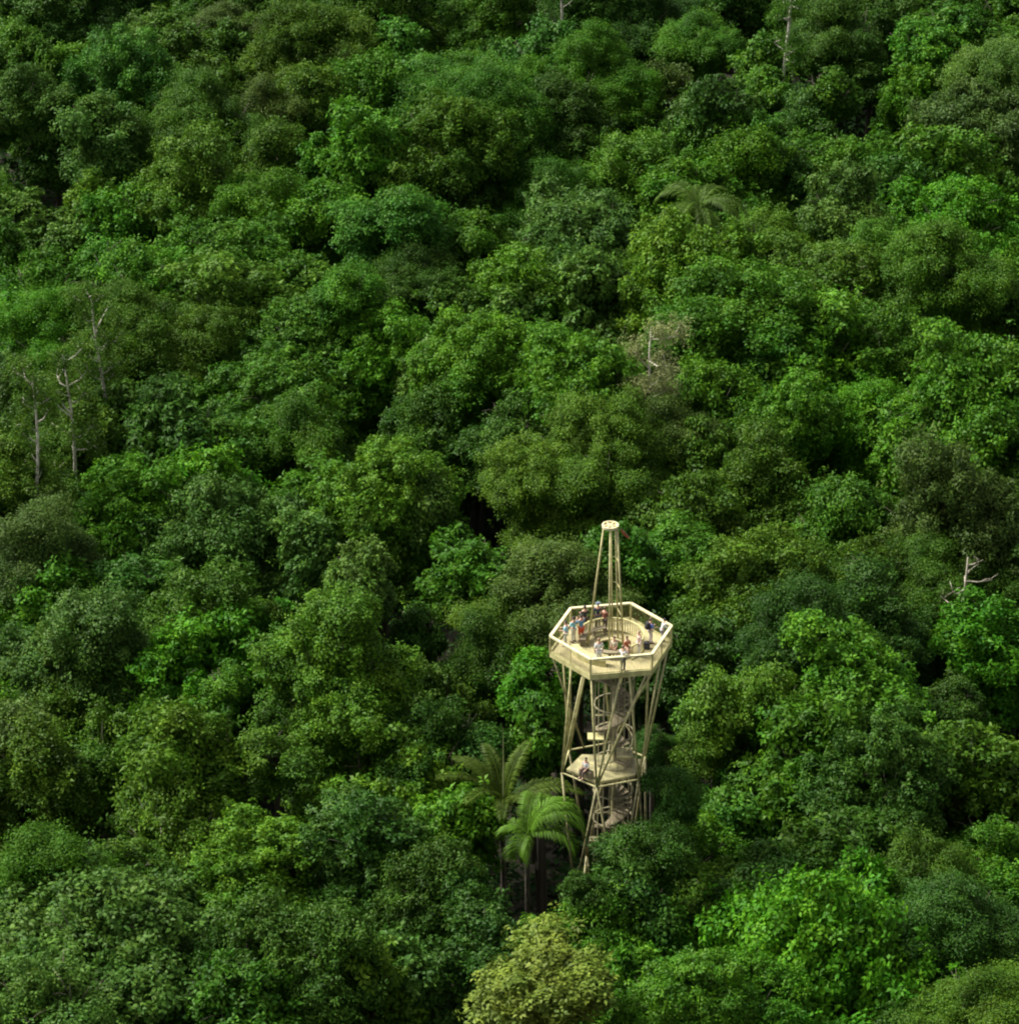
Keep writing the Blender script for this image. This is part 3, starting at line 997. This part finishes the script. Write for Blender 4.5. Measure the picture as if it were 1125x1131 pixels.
def person(label, x, y, z, face, shirt, legs, hair, pose='stand', sleeves='short', h=1.70, shorts=False, hat=None, pack=None, lean=0.0):
    """faces +X before turning by face degrees"""
    root = thing('person', label, 'person', (x, y, z), R(face), 'visitors on the tower')
    k = h / 1.72
    sit = pose == 'sit'
    hz = .48 if sit else .93
    P = {}
    lx = lean
    P['pel'] = Vector((0, 0, hz)); P['wst'] = Vector((lx * .25, 0, hz + .16)); P['chs'] = Vector((lx * .6, 0, hz + .36))
    P['nkb'] = Vector((lx * .95, 0, hz + .51)); P['nck'] = Vector((lx * 1.05 + .01, 0, hz + .58))
    P['hd1'] = Vector((lx * 1.15 + .03, 0, hz + .66)); P['hd2'] = Vector((lx * 1.2 + .02, 0, hz + .75))
    order = ['pel', 'wst', 'chs', 'nkb', 'nck', 'hd1', 'hd2']
    rad = {'pel': (.13, .11), 'wst': (.12, .10), 'chs': (.145, .105), 'nkb': (.09, .075), 'nck': .05, 'hd1': .078, 'hd2': .088}
    E = [('pel', 'wst'), ('wst', 'chs'), ('chs', 'nkb'), ('nkb', 'nck'), ('nck', 'hd1'), ('hd1', 'hd2')]
    for s_, sg in (('l', 1), ('r', -1)):
        sh = P['nkb'] + Vector((0, sg * .17, -.04))
        if pose == 'rail':
            el = sh + Vector((.08, sg * .07, -.25)); wr = el + Vector((.20, -sg * .05, .0)); f = Vector((1, 0, -.1))
        elif pose == 'point' and sg > 0:
            el = sh + Vector((.20, .14, -.02)); wr = el + Vector((.2, .05, .12)); f = Vector((.8, .2, .3))
        elif pose == 'photo':
            el = sh + Vector((.14, sg * .06, -.22)); wr = el + Vector((.16, -sg * .10, .18)); f = Vector((.5, -sg * .4, .6))
        elif sit:
            el = sh + Vector((.06, sg * .05, -.27)); wr = el + Vector((.22, -sg * .05, -.07)); f = Vector((1, 0, -.3))
        else:
            el = sh + Vector((-.02, sg * .07, -.28)); wr = el + Vector((.08, 0, -.23)); f = Vector((.2, 0, -1))
        f.normalize()
        kn = Vector((.42, sg * .11, .47)) if sit else Vector((.03, sg * .10, .48))
        an = Vector((.44, sg * .11, .08)) if sit else Vector((-.02, sg * .11, .08))
        hp = Vector((0, sg * .09, hz - .06)) if not sit else Vector((.06, sg * .09, hz))
        toe = an + Vector((.17, sg * .02, -.05))
        for n_, v_, r_ in (('sh', sh, .062), ('el', el, .043), ('wr', wr, .028), ('pm', wr + f * .07, (.038, .02)), ('hp', hp, .095), ('kn', kn, .06), ('an', an, .04), ('he', an + Vector((-.03, 0, -.05)), .035), ('to', toe, .035)):
            P[n_ + s_] = v_; rad[n_ + s_] = r_; order.append(n_ + s_)
        E += [('nkb', 'sh' + s_), ('sh' + s_, 'el' + s_), ('el' + s_, 'wr' + s_), ('wr' + s_, 'pm' + s_), ('pel', 'hp' + s_), ('hp' + s_, 'kn' + s_), ('kn' + s_, 'an' + s_), ('an' + s_, 'he' + s_), ('an' + s_, 'to' + s_)]
        side = f.cross(Vector((0, 0, 1)))
        side = side.normalized() if side.length > .1 else Vector((1, 0, 0))
        bend = f.cross(side).normalized() * .3
        for q in range(4):
            off = (q - 1.5) * .019
            ln = (.068, .078, .072, .058)[q]
            b0 = wr + f * .085 + side * off
            b1 = b0 + (f + side * off * 2) * ln * .5
            b2 = b1 + (f + bend * .9) * ln * .5
            for t, v_ in enumerate((b0, b1, b2)):
                n_ = f'f{q}{t}{s_}'; P[n_] = v_; rad[n_] = (.0095, .009, .0075)[t]; order.append(n_)
            E += [('pm' + s_, f'f{q}0{s_}'), (f'f{q}0{s_}', f'f{q}1{s_}'), (f'f{q}1{s_}', f'f{q}2{s_}')]
        b1 = wr + f * .045 + side * .042; b2 = b1 + (f * .8 + side * .35) * .045
        P['t1' + s_] = b1; P['t2' + s_] = b2; rad['t1' + s_] = .011; rad['t2' + s_] = .009; order += ['t1' + s_, 't2' + s_]
        E += [('wr' + s_, 't1' + s_), ('t1' + s_, 't2' + s_)]
    idx = {n_: i for i, n_ in enumerate(order)}

    def sub(name, keys, mul, mat, col, add=0.0):
        ks = [q for q in order if q in keys]
        ii = {n_: i for i, n_ in enumerate(ks)}
        ee = [(ii[a_], ii[b_]) for a_, b_ in E if a_ in ii and b_ in ii]
        rr = []
        for q in ks:
            r_ = rad[q]
            rr.append(tuple((v * mul + add) * k for v in r_) if isinstance(r_, tuple) else (r_ * mul + add) * k)
        o = link(name, skin(name, [P[q] * k for q in ks], ee, rr, mat), root)
        o.color = (*col, 1)
        return o
    body = sub('body', set(order), 1.0, SKIN, (1, 1, 1))
    # face: nose bump and brow pushed out of the head itself
    hc = P['hd1'] * k
    me = body.data
    for v in me.vertices:
        d = v.co - (hc + Vector((.085, 0, .025)) * k)
        if d.length < .035 * k: v.co.x += (.035 * k - d.length) * .9
        for sg in (-1, 1):
            d = v.co - (hc + Vector((0, sg * .085, .03)) * k)
            if d.length < .03 * k: v.co.y += sg * (.03 * k - d.length) * .8
    for sg in (-1, 1):
        b = MB(); e0 = hc + Vector((.083, sg * .03, .045)) * k
        b.tube([e0 - Vector((.012, 0, 0)), e0 - Vector((.004, 0, 0)), e0], [.010, .011, .006], 8)
        b.build('eye', EYEM, root)
    b = MB(); m0 = hc + Vector((.080, 0, -.018)) * k
    b.tube([m0 + Vector((-.006, -.022, 0)), m0, m0 + Vector((-.006, .022, 0))], [.004, .007, .004], 6)
    mo = b.build('mouth', CLOTH, root); mo.color = (.35, .10, .08, 1)
    arms = {'shl', 'shr'} | ({'ell', 'elr', 'wrl', 'wrr'} if sleeves == 'long' else {'ell', 'elr'})
    sub('shirt', {'pel', 'wst', 'chs', 'nkb'} | arms, 1.10, CLOTH, shirt, .008)
    lg = {'pel', 'hpl', 'hpr', 'knl', 'knr'} | (set() if shorts else {'anl', 'anr'})
    sub('trousers', lg, 1.10, CLOTH, legs, .010)
    for s_ in 'lr':
        b = MB(); an = P['an' + s_] * k
        b.box(an + Vector((.06, 0, -.055)), (.26, .09, .05)); b.box(an + Vector((.02, 0, -.02)), (.15, .085, .06))
        sh_ = b.build('shoe', CLOTH, root); sh_.color = (.06, .055, .05, 1)
    # hair (or cap) over the crown and the back of the head
    V = []; F = []; c = (P['hd2'] + Vector((-.012, 0, -.012))) * k
    nu, nv = 16, 10
    for j in range(nv + 1):
        for i in range(nu):
            t = 2 * math.pi * i / nu
            back = .5 + .5 * math.cos(t + math.pi)
            ph = j / nv * (R(62) + R(72) * back)
            r_ = .104 * k * (1 + .03 * math.sin(5 * t + j))
            V.append((c.x + r_ * math.sin(ph) * math.cos(t), c.y + r_ * .93 * math.sin(ph) * math.sin(t), c.z + r_ * math.cos(ph)))
    for j in range(nv):
        for i in range(nu):
            F.append((j * nu + i, (j + 1) * nu + i, (j + 1) * nu + (i + 1) % nu, j * nu + (i + 1) % nu))
    hm = bpy.data.meshes.new('hair'); hm.from_pydata(V, [], F); hm.materials.append(HAIRM)
    hm.polygons.foreach_set('use_smooth', [True] * len(hm.polygons))
    ho = link('hair', hm, root); ho.color = (*hair, 1)
    if hat:
        b = MB(); b.ring(c.x, c.y, 0, .112 * k, c.z + .03, c.z + .10, n=18); b.ring(c.x + .03, c.y, .05, .17 * k, c.z + .02, c.z + .035, n=18)
        o = b.build('hat', CLOTH, root); o.color = (*hat, 1)
    if pack:
        b = MB(); q = P['chs'] * k + Vector((-.19, 0, -.02))
        b.box(q, (.20, .30, .42)); b.box(q + Vector((-.12, 0, -.08)), (.08, .22, .22))
        for sg in (-1, 1): b.tube([q + Vector((.08, sg * .11, .20)), q + Vector((.22, sg * .12, .24)), q + Vector((.33, sg * .10, .10)), q + Vector((.12, sg * .13, -.14))], .02, 6)
        me_ = b.mesh('backpack', CLOTH); pk = link('backpack', me_)
        pk.matrix_world = Matrix.Translation((x, y, z)) @ Matrix.Rotation(R(face), 4, 'Z')
        pk.color = (*pack, 1)
        pk['label'] = 'dark backpack worn by the visitor in bright blue shirt'
        pk['category'] = 'bag'
    return root


def fp(px, py, z=FZ + .01):
    q = at(px, py, z)
    return q.x, q.y


BLK = (.018, .015, .013); BRN = (.07, .035, .018); WHT = (.80, .80, .80)
Q = fp(624.5, 713); person('dark-haired person in light blue shirt at the deck rail next to the corner post', *Q, FZ, 170, (.30, .55, .68), (.55, .56, .50), BLK, 'rail', h=1.66)
Q = fp(633, 709); person('person in pale teal top and cream trousers looking out over the rail', *Q, FZ, 140, (.22, .50, .58), (.68, .66, .52), BLK, 'rail', h=1.70)
Q = fp(641.5, 708); person('dark-haired person in blue top and orange red shorts', *Q, FZ, 120, (.10, .25, .42), (.62, .09, .035), BLK, 'photo', shorts=True, h=1.78)
Q = fp(645.5, 697); person('person in black jacket standing at the back rail behind the one in red shorts', *Q, FZ, 110, (.022, .024, .03), (.03, .03, .035), BLK, 'rail', 'long')
Q = fp(660, 694); person('person in dark navy jacket and grey cap behind the mast leg', *Q, FZ, 80, (.025, .035, .06), (.05, .05, .06), BRN, 'stand', 'long', h=1.74, hat=(.12, .15, .20))
Q = fp(667.5, 697); person('bare-armed person in brown red top by the back rail', *Q, FZ, 60, (.22, .07, .05), (.06, .04, .035), BRN, 'rail', h=1.62)
Q = fp(661, 733); person('person in white shirt and white trousers near the front rail', *Q, FZ, 100, WHT, (.74, .74, .72), (.25, .15, .08), 'stand', 'short', h=1.70)
Q = fp(687.5, 741.5); person('person in white shirt and dark grey trousers against the front rail', *Q, FZ, 60, WHT, (.10, .09, .085), (.16, .10, .06), 'photo', 'short', h=1.74)
Q = fp(705.5, 724); person('person in pinkish white shirt standing to one side of the stair guard', *Q, FZ, 200, (.72, .55, .50), (.76, .74, .72), (.40, .30, .20), 'stand', 'long', h=1.66)
Q = fp(718, 710); person('visitor in bright blue shirt with a dark backpack at the far rail', *Q, FZ, 20, (.12, .20, .60), (.62, .56, .54), BRN, 'rail', h=1.66, pack=(.02, .02, .024))
Q = fp(731, 708); person('person in white shirt leaning on the rail at the corner beyond the blue shirt', *Q, FZ, 15, WHT, (.30, .30, .32), BLK, 'rail', 'long', h=1.50, lean=.12)
Q = fp(678, 722); person('person in cream top sitting on the curved bench before the mast', *Q, FZ - .03, 250, (.74, .68, .52), (.30, .18, .10), BRN, 'sit', h=1.60)
Q = fp(692, 722); person('person in rust brown shirt sitting on the bench near the stair guard', *Q, FZ - .03, 300, (.36, .11, .05), (.40, .28, .18), BRN, 'sit', h=1.62)
Q = fp(647, 857, WZ + .2); person('person in white shirt on the middle landing of the tower', *Q, WZ + .19, 230, WHT, (.09, .06, .05), BLK, 'sit', h=1.70)
# bags left on the upper deck
q = fp(714, 716)
bag = MB(); bag.box((0, 0, .22), (.36, .26, .42)); bag.box((0, -.16, .16), (.26, .08, .22)); bag.tube([(-.08, 0, .42), (-.05, 0, .5), (.05, 0, .5), (.08, 0, .42)], .02, 6)
bo = bag.build('bag', CLOTH); bo.location = (*q, FZ); bo.color = (.05, .05, .055, 1)
bo['label'] = 'dark grey bag standing on the deck by the front corner of the rail'; bo['category'] = 'bag'
